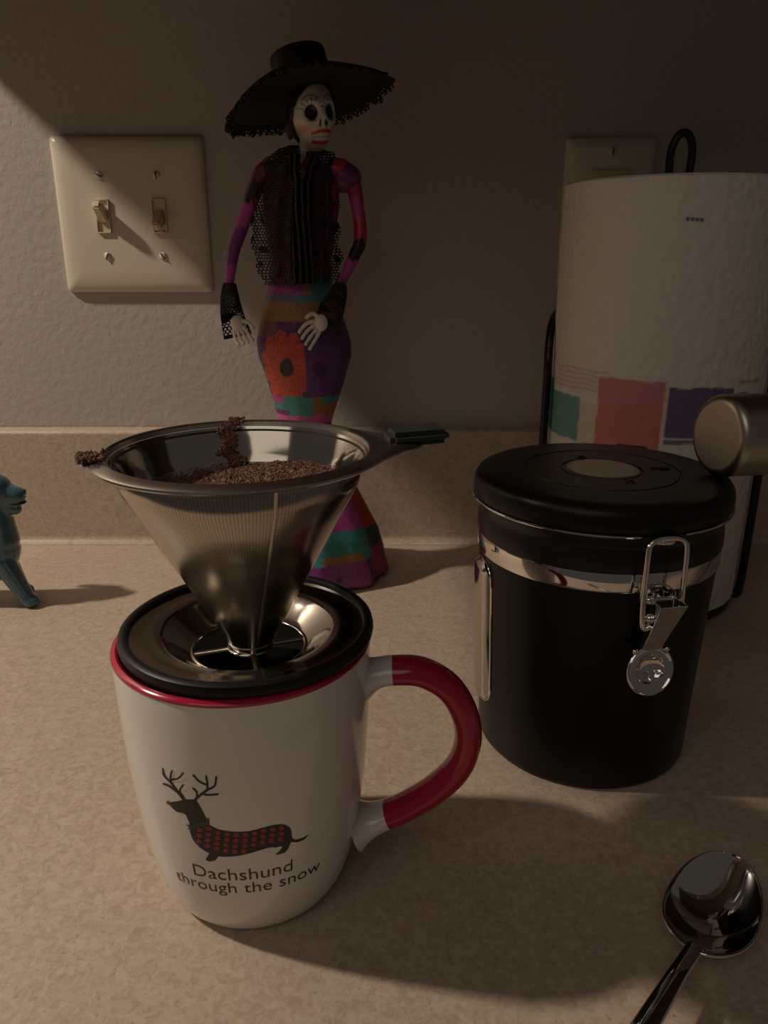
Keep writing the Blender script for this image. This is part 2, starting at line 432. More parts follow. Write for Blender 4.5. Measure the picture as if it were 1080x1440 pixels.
for i in range(11):
    for j in range(-1, 9):
        cx = 342+i*43-j*2.5; yt = 410-6*math.sin((cx-340)/400*PI)*-1
        top = interp([(300, 385), (385, 372), (430, 392), (500, 403), (580, 400), (650, 381), (720, 370)], cx)[0]
        cy = top+16+j*26
        q = [(cx-7, cy-11), (cx+7, cy-11), (cx+12, cy-5), (cx+12, cy+6), (cx+7, cy+10), (cx-7, cy+10), (cx-12, cy+5), (cx-12, cy-6)]
        if cx < 735 and all(inpoly(x, y, dbody) for x, y in q): sq.append(M2(q))
link('plaid_print', decal(sq, .00022, 9), M_plaid, mug)
link('nose_print', decal([M2([(183, 258), (196, 256), (203, 266), (196, 276), (186, 270)])], .0002, 2), M_plaid, mug)
link('collar_print', decal([M2([(276, 368), (300, 372), (330, 356), (366, 352), (382, 335), (388, 360), (372, 380), (345, 378), (322, 392), (300, 388), (286, 394), (290, 380)])], .0002, 2), M_green, mug)
def mug_text(txt, p0, p1, hpx):
    a = onmug(*p0, 0); c2 = onmug(*p1, 0)
    ta = math.atan2(a.y-MY, a.x-MX); tb = math.atan2(c2.y-MY, c2.x-MX); z0 = (a.z+c2.z)/2
    print('TEXT', txt, a, c2)
    cu = bpy.data.curves.new('t', 'FONT'); cu.body = txt; cu.size = 1; cu.resolution_u = 4; cu.offset = -.004
    to = bpy.data.objects.new('t', cu); C.objects.link(to)
    dg = bpy.context.evaluated_depsgraph_get(); me = bpy.data.meshes.new_from_object(to.evaluated_get(dg))
    bpy.data.objects.remove(to)
    xs = [v.co.x for v in me.vertices]; x0, x1 = min(xs), max(xs)
    R = math.hypot(a.x-MX, a.y-MY); sc = (tb-ta)*R/(x1-x0)
    for v in me.vertices:
        th = ta+(tb-ta)*(v.co.x-x0)/(x1-x0); z = z0+v.co.y*sc*hpx
        dv = Vector((math.cos(th), math.sin(th), 0)); loc, *_ = bvh.ray_cast(Vector((MX, MY, z))+dv*.2, -dv)
        v.co = loc+dv*.00015
    return me
l1 = link('lettering', mug_text('Dachshund', (274, 1231), (411, 1222), 1.0), M_print, mug, smooth=False); l1['label'] = 'lettering Dachshund'
l2 = link('lettering', mug_text('through the snow', (250, 1235), (449, 1222), 1.0), M_print, mug, smooth=False); l2['label'] = 'lettering through the snow'
bmb.free()

# ------------------------------------------------------------------ pour-over filter (cone, stand plate)
FX, FY = -.0505, .2627
dr = thing('coffee_dripper', 'stainless steel cone coffee filter standing on top of the white mug', 'coffee filter', (FX, FY, .11))
PX = -.0515
link('silicone_ring', lathe([(.0435, .1108), (.0450, .1102), (.0462, .1102), (.0471, .1112), (.0475, .1130), (.0471, .1148), (.0460, .1156), (.0446, .1156), (.0437, .1150), (.0433, .1130)], PX, FY, 128, True), M_sil, dr)
link('stand_plate', lathe([(.0440, .1136), (.0420, .1131), (.0370, .1129), (.0325, .1128), (.0314, .1122), (.0290, .1100), (.0240, .1062), (.0222, .1050), (.0212, .1046), (.0212, .1040), (.0225, .1042),
                           (.0295, .1092), (.0325, .1120), (.0370, .1120), (.0420, .1127), (.0440, .1132)], PX, FY, 128, True), M_steel, dr)
def torus(R, r, cx, cy, z, n=64, k=10): return lathe([(R+r*math.cos(2*PI*i/k), z+r*math.sin(2*PI*i/k)) for i in range(k)], cx, cy, n, True)
link('opening_ring', torus(.0214, .0008, PX, FY, .1046), M_steel, dr)
link('centre_ring', torus(.0078, .0009, PX, FY, .1044), M_steel, dr)
for k in range(4):
    a = math.radians(18+90*k)
    link('cross_bar', tube([(PX+r*math.cos(a), FY+r*math.sin(a), .1044) for r in (.0074, .012, .017, .0214)], .0013, 10, flat=.7), M_steel, dr)
# cone with uv for the dots
def cone_r(z): return interp([(.1035, .0070), (.108, .0088), (.114, .0118), (.170, .0415), (.180, .0440)], z)[0]
zs = [.1040, .106, .109, .114, .125, .138, .150, .160, .170, .1795]
nC = 128; V = []; Fc = []; UV = []
for z in zs:
    for k in range(nC):
        a = 2*PI*k/nC+math.radians(-60); V.append((FX+cone_r(z)*math.cos(a), FY+cone_r(z)*math.sin(a), z)); pass
for j in range(len(zs)-1):
    for k in range(nC):
        b_ = (k+1) % nC; Fc.append((j*nC+k, j*nC+b_, (j+1)*nC+b_, (j+1)*nC+k))
        v0, v1 = [(q-.104)/.0755 for q in (zs[j], zs[j+1])]; UV += [(k/nC, v0), ((k+1)/nC, v0), ((k+1)/nC, v1), (k/nC, v1)]
cm = mesh(V, Fc); uv = cm.uv_layers.new(name='UVMap')
for lp in cm.loops: uv.data[lp.index].uv = UV[lp.index]
co = link('filter_cone', cm, M_meshsteel, dr)
sd = co.modifiers.new('s', 'SOLIDIFY'); sd.thickness = .0005; sd.offset = -1
link('cone_tip', lathe([(0, .1030), (.0066, .1030), (.0076, .1036), (.0078, .1050), (.0090, .1075), (.0086, .1077), (.0070, .105), (0, .1045)], FX, FY, 64), M_steel2, dr)
link('seam', tube([(FX+(cone_r(z)+.0002)*math.cos(math.radians(-66)), FY+(cone_r(z)+.0002)*math.sin(math.radians(-66)), z) for z in (.109, .114, .13, .145, .1700, .1795)], .0006, 8, flat=.12, up=(math.cos(math.radians(-66))*.8, math.sin(math.radians(-66))*.8, -.5)), M_steel2, dr)
link('cone_collar', lathe([(.0388, .1670), (.0404, .1700), (.0424, .1760), (.0447, .1805), (.0442, .1806), (.0419, .1765), (.0399, .1705), (.0383, .1672)], FX, FY, 128, True), M_steel, dr)
# flange with a tongue on the handle side and a small hook opposite
def flange_r(a, r0):
    d = (a-math.radians(12)+PI) % (2*PI)-PI
    e = .0165*math.exp(-(abs(d)/.24)**1.6)
    d2 = (a-math.radians(201)+PI) % (2*PI)-PI
    return r0+e+.0022*math.exp(-(d2/.09)**2)
ring = [(.0447, .1806, 0), (.0452, .1822, 0), (.0462, .1828, 0), (.0495, .1822, 1), (.0506, .1815, 1), (.0508, .1808, 1), (.0503, .1803, 1), (.0460, .1808, 0)]
nF = 192
V = []; Fc = []
for r, z, f in ring:
    for k in range(nF):
        a = 2*PI*k/nF; rr_ = flange_r(a, r) if f else r; V.append((FX+rr_*math.cos(a), FY+rr_*math.sin(a), z))
for j in range(len(ring)):
    for k in range(nF): Fc.append((j*nF+k, j*nF+(k+1) % nF, ((j+1) % 8)*nF+(k+1) % nF, ((j+1) % 8)*nF+k))
link('flange', fixn(mesh(V, Fc)), M_steel2, dr)
Mh = Matrix.Translation((FX, FY, .1815)) @ Matrix.Rotation(math.radians(13), 4, 'Z') @ Matrix.Rotation(math.radians(-2), 4, 'Y')
tab = link('handle_tab', box(.056, .0665, -.0045, .0045, -.0009, .0007, .0004, M=Mh), M_steel2, dr)
bm = bmesh.new(); bmesh.ops.create_cube(bm, size=1)
for v in bm.verts:
    e = v.co.x+.5; wd = lerp(.0135, .0150, e)
    v.co = Vector((lerp(.0530, .0750, e), v.co.y*wd, v.co.z*.0052))
bmesh.ops.bevel(bm, geom=bm.edges[:], offset=.0019, segments=4, affect='EDGES'); bm.transform(Mh)
me = bpy.data.meshes.new('g'); bm.to_mesh(me); bm.free()
g = link('handle_grip', me, M_grip, dr); g['label'] = 'dark rubber handle grip'

# coffee grounds: heap surface plus loose granules
def gz(x, y):
    h = .1655+.0062*math.exp(-((x-.017)**2/.022**2+(y-.006)**2/.03**2))*1.0+.0012*nz(x*160, y*160, 1)+.0007*nz(x*500, y*500, 4)
    h -= .003*math.exp(-((x+.022)**2/.02**2+(y)**2/.03**2))
    return h
def gp(u, v):
    a = 2*PI*u; r = v*.0385
    x, y = r*math.cos(a), r*math.sin(a); z = gz(x, y)
    R = cone_r(z)-.0009
    if r > R: x *= R/r; y *= R/r
    return (FX+x, FY+y, z)
V = []; Fc = []
gm = grid(gp, 96, 40, closeu=True)
V = [v.co.copy() for v in gm.vertices]; Fc = [list(p.vertices) for p in gm.polygons]
def granule(c, s):
    n = len(V); R = Matrix.Rotation(random.random()*6, 3, 'X') @ Matrix.Rotation(random.random()*6, 3, 'Z')
    for d in ((1, 0, 0), (-1, 0, 0), (0, 1, 0), (0, -1, 0), (0, 0, 1), (0, 0, -1)):
        V.append(Vector(c)+R @ (Vector(d)*s*random.uniform(.6, 1.2)))
    for f in ((0, 2, 4), (2, 1, 4), (1, 3, 4), (3, 0, 4), (2, 0, 5), (1, 2, 5), (3, 1, 5), (0, 3, 5)): Fc.append([n+i for i in f])
for _ in range(5200):
    a = random.random()*2*PI; r = .0375*math.sqrt(random.random()); x, y = r*math.cos(a), r*math.sin(a)
    z = gz(x, y)
    if r > cone_r(z)-.0012: continue
    granule((FX+x, FY+y, z+random.uniform(-.0001, .0006)), random.uniform(.00025, .00062))
for _ in range(900):       # streak clinging up the back wall onto the rim
    t = random.random()**.8; a = math.radians(103+random.gauss(0, 2.0)+8*math.sin(PI*t)*t+1.5*math.sin(t*17))
    z = lerp(.161, .1835, t)
    R = cone_r(z)-.0010 if z < .166 else interp([(.167, .0381), (.1705, .0396), (.1765, .0416), (.1806, .0439), (.1825, .0455), (.184, .0475)], z)[0]-.0004
    granule((FX+R*math.cos(a), FY+R*math.sin(a), z+.0002), random.uniform(.0004, .0011))
for _ in range(900):       # smears on the back right and left inner wall
    a = math.radians(random.choice((random.uniform(10, 95), random.uniform(110, 200)))); z = .163+abs(random.gauss(0, .0018))
    R = cone_r(z)-.0007; granule((FX+R*math.cos(a), FY+R*math.sin(a), z), random.uniform(.00025, .0006))
for _ in range(260):       # clump on the little hook at the left
    a = math.radians(201+random.gauss(0, 2.6)); r = random.uniform(.0455, .0535)
    granule((FX+r*math.cos(a), FY+r*math.sin(a), .1828+random.random()*.0016), random.uniform(.0006, .0012))
gr = link('coffee_grounds', mesh(V, Fc), M_coffee, smooth=False)
tag(gr, 'ground brown coffee heaped inside the steel cone filter', 'coffee grounds', kind='stuff')

# ------------------------------------------------------------------ canister
KX, KY = .1065, .3635
can = thing('coffee_canister', 'round black storage canister with a chrome clasp and band', 'canister', (KX, KY, 0))
link('canister_body', lathe([(0, .0005), (.0520, .0005), (.0535, .0015), (.0542, .0035), (.0550, .03), (.0565, .07), (.0578, .1055), (.0578, .118), (.0572, .1185), (.0, .1185)], KX, KY, 160), M_black, can)
cbnd = link('band', lathe([(.0579, .1070), (.0586, .1070), (.0588, .1076), (.0588, .1152), (.0586, .1158), (.0579, .1158)], KX, KY, 160, True), M_chrome, can); cbnd['label'] = 'chrome band'
link('collar', lathe([(.0576, .1159), (.0590, .1161), (.0592, .1168), (.0590, .1240), (.0580, .1262), (.0582, .1285), (.0598, .1310), (.0600, .1335), (.0590, .1342), (.0, .1342)], KX, KY, 160), M_blackp, can)
link('lid', lathe([(0, .1342), (.0595, .1342), (.0610, .1346), (.0617, .1362), (.0617, .1395), (.0612, .1425), (.0598, .1450), (.0575, .1462), (.053, .1468), (.0376, .1470), (.0372, .1464), (.0364, .1464), (.0360, .1470), (.0200, .1470), (.0192, .1462), (0, .1462)], KX, KY, 200), M_black, can)
dk_ = link('lid_disc', lathe([(0, .1472), (.0150, .1474), (.0178, .1473), (.0184, .1468), (.0184, .1462), (0, .1462)], KX, KY, 96), M_brush, can); dk_['label'] = 'brushed silver centre disc'
for a, rr_ in ((100, .0232), (-72, .0236)):
    kx, ky = KX+rr_*math.cos(math.radians(a)), KY+rr_*math.sin(math.radians(a))
    link('date_peg', join(lathe([(0, .1480), (.0012, .1479), (.0018, .1474), (.0019, .1468), (0, .1468)], kx, ky, 20), torus(.0021, .0004, kx, ky, .1471, 20, 6)), M_blackp, can)
link('date_pointer', box(-.0045, .0045, -.0010, .0010, -.0005, .0006, .0003, M=Matrix.Translation((KX+.0290, KY+.0005, .1472)) @ Matrix.Rotation(math.radians(-5), 4, 'Z')), M_dark, can)
CA = -PI/2+math.radians(11)   # direction of the clasp
def clp(r, t, z):            # radial, tangential, height
    er = Vector((math.cos(CA), math.sin(CA), 0)); et = Vector((-math.sin(CA), math.cos(CA), 0))
    return Vector((KX, KY, 0))+er*r+et*t+Vector((0, 0, z))
arc = []
for k in range(0, 121):
    a = CA+math.radians(9.5)+(2*PI-math.radians(19))*k/120; arc.append((KX+.0616*math.cos(a), KY+.0616*math.sin(a), .1340))
link('wire_ring', tube(arc, .0006, 8), M_chrome, can)
# bail loop: leans over the lid lip
bl = []
for t, z in ((-.0088, .0985), (-.0090, .110), (-.0088, .1285), (-.0076, .1322), (-.0046, .1338), (.0, .1342), (.0046, .1338), (.0076, .1322), (.0088, .1285), (.0090, .110), (.0088, .1010)):
    r = interp([(.095, .0665), (.110, .0655), (.1285, .0650), (.1345, .0640)], z)[0]; bl.append(clp(r, t, z))
bl = [clp(.0655, -.0042, .0965), clp(.0668, -.0068, .0945), clp(.0668, -.0088, .0965)]+bl[1:]
link('bail_wire', tube(smooth_path(bl, 6), .00125, 12), M_chrome, can)
link('bail_hook', join(tube([clp(.0605, -.0045, .1312), clp(.0625, -.0035, .1322), clp(.0640, -.0015, .1324), clp(.0640, .0015, .1324), clp(.0625, .0035, .1322), clp(.0605, .0045, .1312)], .0014, 10),), M_chrome, can)
# fixed bracket on the band
def cbox(r0, r1, t0, t1, z0, z1, bev=.0003):
    er = Vector((math.cos(CA), math.sin(CA), 0)); et = Vector((-math.sin(CA), math.cos(CA), 0))
    M = Matrix(((er.x, et.x, 0, KX), (er.y, et.y, 0, KY), (0, 0, 1, 0), (0, 0, 0, 1)))
    return box(r0, r1, t0, t1, z0, z1, bev, M=M)
link('bracket', join(cbox(.0586, .0594, -.0070, .0070, .1035, .1165), cbox(.059, .0670, -.0052, -.0045, .1035, .1110), cbox(.059, .0670, .0045, .0052, .1035, .1110)), M_chrome, can)
link('pivot_pin', join(tube([clp(.0655, -.0062, .1070), clp(.0655, .0062, .1070)], .0011, 10), ball(clp(.0655, -.0064, .1070), .0018, u=12, v=8), tube([clp(.0690, -.0050, .1010), clp(.0690, .0050, .1010)], .0011, 10), ball(clp(.0668, -.0060, .0990), .0022, u=12, v=8)), M_chrome, can)
# lever: folded channel going down to a round thumb tab
def lev(s, t, dep=0.0):      # s 0..1 along lever, t sideways
    r = lerp(.0735, .0650, s)-dep; z = lerp(.1070, .0825, s); return clp(r, t+lerp(.0012, -.0022, s), z)
LV = [(0, .0058), (.12, .0058), (.5, .0050), (.85, .0044), (1.0, .0046)]
def channel():
    V = []; Fc = []
    for s, wd in LV:
        dp = lerp(.0075, .0018, s)
        for t, d in ((-wd, dp), (-wd, .0), (wd, .0), (wd, dp)): V.append(lev(s, t, d))
    for j in range(len(LV)-1):
        for k in range(3): Fc.append((j*4+k, j*4+k+1, j*4+k+5, j*4+k+4))
    return mesh(V, Fc)
lv = link('lever', channel(), M_chrome, can, smooth=False)
sd = lv.modifiers.new('s', 'SOLIDIFY'); sd.thickness = .0007; sd.offset = 0
bv = lv.modifiers.new('b', 'BEVEL'); bv.width = .0003; bv.segments = 2
# round tab: disc with raised edge and dished scoop
er = Vector((math.cos(CA), math.sin(CA), 0)); et = Vector((-math.sin(CA), math.cos(CA), 0))
ax_d = (Vector((0, 0, -1))+er*.30-et*.08).normalized(); nrm = ax_d.cross(et).normalized()
if nrm.dot(er) < 0: nrm = -nrm
cen = lev(1, 0)+ax_d*.0090
def tabp(u, v):
    a = 2*PI*u; r = v*.0112
    x, y = r*math.cos(a), r*math.sin(a)
    d = .0007*math.exp(-((v-.93)/.06)**2)
    q = math.hypot(x, y+.0005)
    d -= .0030*max(0, 1-(q/.0066)**2)**.7
    if y > .001 and q < .006: d += .0009*max(0, math.sin(math.atan2(y, x)*6.5))*min(1, (q/.006))*(1-q/.006)*4
    return cen+et*x+ax_d*y+nrm*d
tb = link('thumb_tab', grid(tabp, 64, 28, closeu=True), M_chrome, can)
sd = tb.modifiers.new('s', 'SOLIDIFY'); sd.thickness = .0008; sd.offset = -1
link('tab_rivet', join(ball(lev(1.0, -.0075, -.0002), .0013, u=12, v=8), ball(lev(1.0, .0075, -.0002), .0013, u=12, v=8)), M_chrome, can)
# hinge on the far right side
HAg = math.radians(60)
def hbox(r0, r1, t0, t1, z0, z1, bev=.0005):
    e1 = Vector((math.cos(HAg), math.sin(HAg), 0)); e2 = Vector((-math.sin(HAg), math.cos(HAg), 0))
    return box(r0, r1, t0, t1, z0, z1, bev, M=Matrix(((e1.x, e2.x, 0, KX), (e1.y, e2.y, 0, KY), (0, 0, 1, 0), (0, 0, 0, 1))))
hg = link('hinge', join(hbox(.0580, .0655, -.0085, .0085, .0860, .1050, .001), hbox(.0585, .0640, -.0070, .0070, .1050, .1350, .001), hbox(.0600, .0655, -.0085, .0085, .1340, .1455, .0012)), M_blackp, can); hg['label'] = 'black hinge'
# polished bulging panel on the left side
WA = math.radians(189)
def panelp(off, ext=0.0):
    def f(u, v):
        x = (u*2-1); y = (v*2-1)
        # map square to rounded slot
        hw = math.radians(11)+ext; z = lerp(.0240, .1040, v)
        yy = abs(y); kf = 1.0 if yy < .72 else math.sqrt(max(0, 1-((yy-.72)/.28)**2))
        a = WA+x*hw*kf
        rb = interp([(.0035, .0542), (.03, .0550), (.07, .0565), (.1055, .0578)], z)[0]
        e = (1-(x*kf)**2 if kf > 0 else 0)*(1-max(0, (yy-.8)/.2)**2)
        r = rb+.0002+off*min(1, e*1.6)
        return (KX+r*math.cos(a), KY+r*math.sin(a), z)
    return f
wn = link('side_panel', grid(panelp(.0030), 24, 60), M_steel, can); wn['label'] = 'shiny bulging strip on the side'
edge = []
f = panelp(0)
for k in range(60): edge.append(f(1, k/59))
for k in range(60): edge.append(f(0, 1-k/59))
link('panel_trim', tube(edge, .00065, 8, closed=True), M_chrome, can)

# ------------------------------------------------------------------ scoop lying on the canister lid
n_ax = Vector((.945, .25, -.02)).normalized()      # from the round base towards the mouth
sc0 = Vector((.1545, .3500, .1665)); RS = .0193
sp_ = thing('coffee_scoop', 'brushed steel measuring scoop lying on top of the black canister', 'scoop', sc0)
rotm = Vector((0, 0, 1)).rotation_difference(n_ax).to_matrix().to_4x4(); MS = Matrix.Translation(sc0) @ rotm
cup = lathe([(0, 0), (.0155, 0), (.0158, 0), (.0176, .0006), (.0188, .0018), (RS, .0036), (RS, .0040), (RS, .0450), (RS+.0006, .0456), (RS-.0004, .0460), (RS-.001, .0450), (RS-.001, .006), (.015, .0015), (0, .0012)], 0, 0, 96)
cup.transform(MS); link('cup', cup, M_brush, sp_)
dd = Vector((0, 0, -1)); dd = (dd-n_ax*dd.dot(n_ax)).normalized()
h0 = sc0+n_ax*.0445+dd*(RS-.0008)
h3 = Vector((h0.x+.075, h0.y-.035, .0035))
link('scoop_handle', tube(smooth_path([h0, h0+n_ax*.010-dd*.001, h0.lerp(h3, .35)+Vector((0, 0, .012)), h0.lerp(h3, .75)+Vector((0, 0, .002)), h3], 8), .0045, 14, flat=.35), M_brush, sp_)

# ------------------------------------------------------------------ paper towel holder and roll
RX, RY, RR = .1935, .552, .0718
hd = thing('towel_holder', 'black wire paper towel holder with a loop on top', 'towel holder', (RX, RY, 0))
link('base', join(torus(.068, .0032, RX, RY, .0033, 80, 12), tube([(RX-.068, RY, .0033), (RX, RY, .0036), (RX+.068, RY, .0033)], .0030), tube([(RX, RY-.068, .0033), (RX, RY, .0036), (RX, RY+.068, .0033)], .0030)), M_wire, hd)
link('pole', tube([(RX-.0045, RY, .004), (RX-.0045, RY, .15), (RX-.0045, RY, .294)], .0028), M_wire, hd)
link('top_loop', tube(smooth_path([(RX-.0045, RY, .290), (RX-.0055, RY, .300), (RX-.0052, RY, .312), (RX-.001, RY, .3205), (RX+.0045, RY, .3205), (RX+.0082, RY, .3125), (RX+.0082, RY, .300), (RX+.0070, RY, .290)], 8), .0026), M_wire, hd)
sa = [(RX-.0748, RY, .0033), (RX-.0765, RY, .03), (RX-.0765, RY, .155), (RX-.0762, RY+.003, .180), (RX-.0735, RY+.012, .197), (RX-.064, RY+.035, .2065), (RX-.045, RY+.0635, .2085),
      (RX, RY+.0780, .209), (RX+.045, RY+.0635, .2085), (RX+.064, RY+.035, .2065), (RX+.0735, RY+.012, .197), (RX+.0758, RY-.018, .180), (RX+.0745, RY-.022, .155), (RX+.0745, RY-.022, .03), (RX+.0735, RY-.0215, .0033)]
link('side_arm', tube(smooth_path(sa, 8), .0030), M_wire, hd)
for q, yq in ((-.0748, 0), (.0735, -.0215)): link('foot_wire', tube([(RX+q, RY+yq, .0033), (RX+q*.88, RY+yq*.9, .0033)], .003), M_wire, hd)
ROLLW = (0.72, 0.68, 0.62)
SX = 1/1.0
def roll_col(p):
    th = math.degrees(math.atan2(p.x-RX, -(p.y-RY)))      # 0 faces the camera side, + to the right
    zz = p.z+.009
    s = math.radians(th)*RR                                # arc length from the front
    wob = .0012*nz(s*90, zz*90, 2)+.0006*nz(s*300, zz*300, 7)
    c = ROLLW
    r0 = math.hypot(p.x-RX, p.y-RY)
    if r0 < RR-.003: return c
    # sheet repeats every .27 m of arc
    P = 2*PI*RR
    S_ = s+wob; Z_ = zz+wob
    def blk(a, b_, z0, z1, col, k=1.0, e=.0008):
        nonlocal c
        m = min(S_-a, b_-S_, Z_-z0, z1-Z_)
        t = max(0, min(1, m/e+.5))
        c = mixc(c, col, t*k)
    blk(-.120, -.0735, .134, .1645, (.08, .29, .25), .85)
    for q in range(5): blk(-.105, -.0535, .1695+q*.0032, .1708+q*.0032, (.55, .20, .24), .55, .0012)
    blk(-.0735, -.0590, .130, .1620, (.50, .36, .10), .3)
    blk(-.0590, -.0170, .122, .1795, (.62, .185, .155), .92)
    blk(-.0590, -.0170, .164, .1795, (.60, .24, .30), .8)
    blk(-.0150, .0300, .1440, .1760, (.115, .085, .20), .93)
    blk(.0300, .0420, .148, .1720, (.115, .085, .20), .93)
    blk(-.0150, .0360, .1395, .1428, (.10, .08, .18), .8)
    blk(.034, .0560, .1770, .1795, (.52, .20, .17), .7, .0014)
    blk(.060, .100, .135, .165, (.10, .30, .34), .85)
    for s0 in (-.20, -.15, .115, .165): blk(s0, s0+.04, .135, .172, ((.58, .105, .10), (.115, .085, .20), (.55, .36, .10), (.05, .22, .20))[int(abs(s0)*20) % 4], .85)
    for s0, col in ((-.09, (.55, .30, .10)), (-.03, (.05, .22, .20))): blk(s0, s0+.045, .020, .060, col, .85)
    return c
rp_ = []
def rollp(u, v):
    a = 2*PI*u
    pr_ = [(.020, .0075), (RR-.002, .0070), (RR, .009)]
    z = lerp(.009, .2900, v)
    r = RR+.0003*nz(math.cos(a)*6, math.sin(a)*6, z*40)+.00035*nz(math.cos(a)*22, math.sin(a)*22, z*120)
    return (RX+r*math.cos(a), RY+r*math.sin(a), z)
side = grid(rollp, 360, 260, closeu=True)
top = lathe([(RR, .2900), (RR-.0012, .2912), (RR-.004, .2916), (.0215, .2916), (.0200, .2906), (.0195, .2860), (.0195, .008), (.0215, .007), (RR-.002, .0072), (RR, .009)], RX, RY, 360)
rm = join(side, top); rm = fixn(rm); paint(rm, roll_col)
rl = link('paper_towel_roll', rm, M_towel)
tag(rl, 'roll of white paper towels printed with coloured blocks near the bottom', 'paper towels')
# small grey mark printed on the towel (shallow, on the surface)
mk = []
for q in range(4):
    s0 = -.0165+q*.0026
    a0 = math.radians(-90)+s0/RR; a1 = a0+.0020/RR; z0, z1 = .2655-q*.0002, .2672-q*.0002
    mk.append(mesh([(RX+(RR+.0009)*math.cos(a), RY+(RR+.0009)*math.sin(a), z) for a, z in ((a0, z0), (a1, z0), (a1, z1), (a0, z1))], [(0, 1, 2, 3)]))
mko = link('printed_mark', join(*mk), M_ink, smooth=False); mko.parent = rl

# ------------------------------------------------------------------ spoon
sp = thing('teaspoon', 'polished steel spoon lying bowl up on the counter', 'spoon', (.128, .240, 0))
SD = Vector((.59, .807, 0)).normalized(); SN = Vector((-SD.y, SD.x, 0)); S0 = Vector((.1105, .2100, 0))
def bowl(u, v):
    L = .0590; s = u
    wd = .0166*math.sqrt(max(0, 1-(2*s**.93-1)**2))
    wd = max(wd, .0022*(1-s)) if s < .5 else wd
    t = v*2-1
    rimz = .0088+.0012*math.cos(PI*2*s)+.002*(1-s)**4
    dep = .0080*(math.sin(PI*min(1, max(0, s))**.9)**.8)*(1-t*t)**.9 if 0 < s < 1 else 0
    p = S0+SD*(s*L)+SN*(t*wd); return Vector((p.x, p.y, rimz-dep+.0002))
bw = link('bowl', grid(bowl, 56, 36), M_chrome, sp)
sd = bw.modifiers.new('s', 'SOLIDIFY'); sd.thickness = .0011; sd.offset = -1
HD = (Vector((.0885, .187, 0))-Vector((.1105, .2120, 0))).normalized()
def hpnt(s): return S0+SD*.0022*(1-s)+HD*(s*.135)+Vector((0, 0, interp([(0, .0108), (.12, .0135), (.35, .0150), (.7, .0085), (1, .0032)], s)[0]))
hs = [hpnt(k/40) for k in range(41)]
link('handle', tube(hs, lambda t: interp([(0, .0032), (.1, .0031), (.45, .0044), (.85, .0075), (.97, .0060), (1, .0025)], t)[0], 20, flat=.38, up=(0, 0, 1)), M_chrome, sp)

# ------------------------------------------------------------------ blue ceramic dog figurine (partly out of frame)
def blob(name, parts, vox, m, parent=None, smoothit=6):
    me = join(*parts); o = link(name, me, m, parent)
    r = o.modifiers.new('r', 'REMESH'); r.mode = 'VOXEL'; r.voxel_size = vox; r.use_smooth_shade = True
    s = o.modifiers.new('s', 'SMOOTH'); s.factor = .5; s.iterations = smoothit
    return o
dg = thing('dog_figurine', 'small glazed blue ceramic dog figurine at the left edge', 'figurine', (-.29, .522, 0))
DX, DY = -.2780, .5225
def cap(p, q, r0, r1, fl=1.0):
    P = [Vector(p).lerp(Vector(q), k/6) for k in range(7)]
    return [tube(P, lambda t: lerp(r0, r1, t), 16, flat=fl), ball(p, r0*.98, u=16, v=10), ball(q, r1*.98, u=16, v=10)]
bits = []
bits += [ball((-.2790, DY, .0870), .0148, .0138, .0132)]                                # skull
bits += cap((-.2740, DY, .0850), (-.2625, DY, .0835), .0100, .0072)                     # upper muzzle
bits += cap((-.2740, DY, .0770), (-.2640, DY, .0735), .0075, .0045)                     # lower jaw
bits += [ball((-.2572, DY, .0862), .0030, u=12, v=8)]                                   # nose
bits += cap((-.2800, DY, .0800), (-.2800, DY, .0480), .0108, .0145)                     # neck
bits += cap((-.2810, DY, .0420), (-.2860, DY, .0340), .0155, .0165)                     # chest
bits += cap((-.2860, DY, .0340), (-.3400, DY, .0340), .0155, .0150)                     # trunk
bits += cap((-.2765, DY-.006, .0350), (-.2625, DY-.008, .0085), .0085, .0058)+[ball((-.2595, DY-.008, .0050), .0068, .0058, .0048)]
bits += cap((-.2830, DY+.008, .0350), (-.2750, DY+.011, .0085), .0085, .0058)+[ball((-.2720, DY+.011, .0050), .0068, .0058, .0048)]
for sy in (-1, 1):
    bits += cap((-.3400, DY+.008*sy, .0320), (-.3480, DY+.010*sy, .0180), .0110, .0065)+cap((-.3480, DY+.010*sy, .0180), (-.3430, DY+.010*sy, .0060), .0062, .0052)+[ball((-.3400, DY+.010*sy, .0048), .0070, .0056, .0046)]
bits += cap((-.3520, DY, .0420), (-.3720, DY, .0640), .0050, .0025)
blob('dog_body', bits, .0011, M_blue, dg)
for sy in (-1, 1):
    link('ear', ball((-.2865, DY+.0135*sy, .0800), .0055, .0028, .0115, M=Matrix.Rotation(.15*sy, 4, 'X')), M_blue, dg)
    link('eye', ball((-.2700, DY+.0082*sy, .0895), .0016, u=12, v=8), M_print, dg)
link('mouth', join(ball((-.2625, DY, .0785), .0068, .0055, .0018)), M_print, dg)

# ------------------------------------------------------------------ skeleton lady doll
QY = .58
doll = thing('skeleton_doll', 'papier-mache skeleton lady in a wide black hat and patchwork dress', 'doll', (-.053, QY, 0))
PURP, MAG, TEAL, ORG, RED, PINK, DPUR, OCH, BLK = (.16, .03, .16), (.40, .06, .26), (.05, .24, .23), (.42, .13, .03), (.42, .025, .03), (.55, .10, .30), (.07, .018, .085), (.32, .15, .05), (.01, .01, .01)
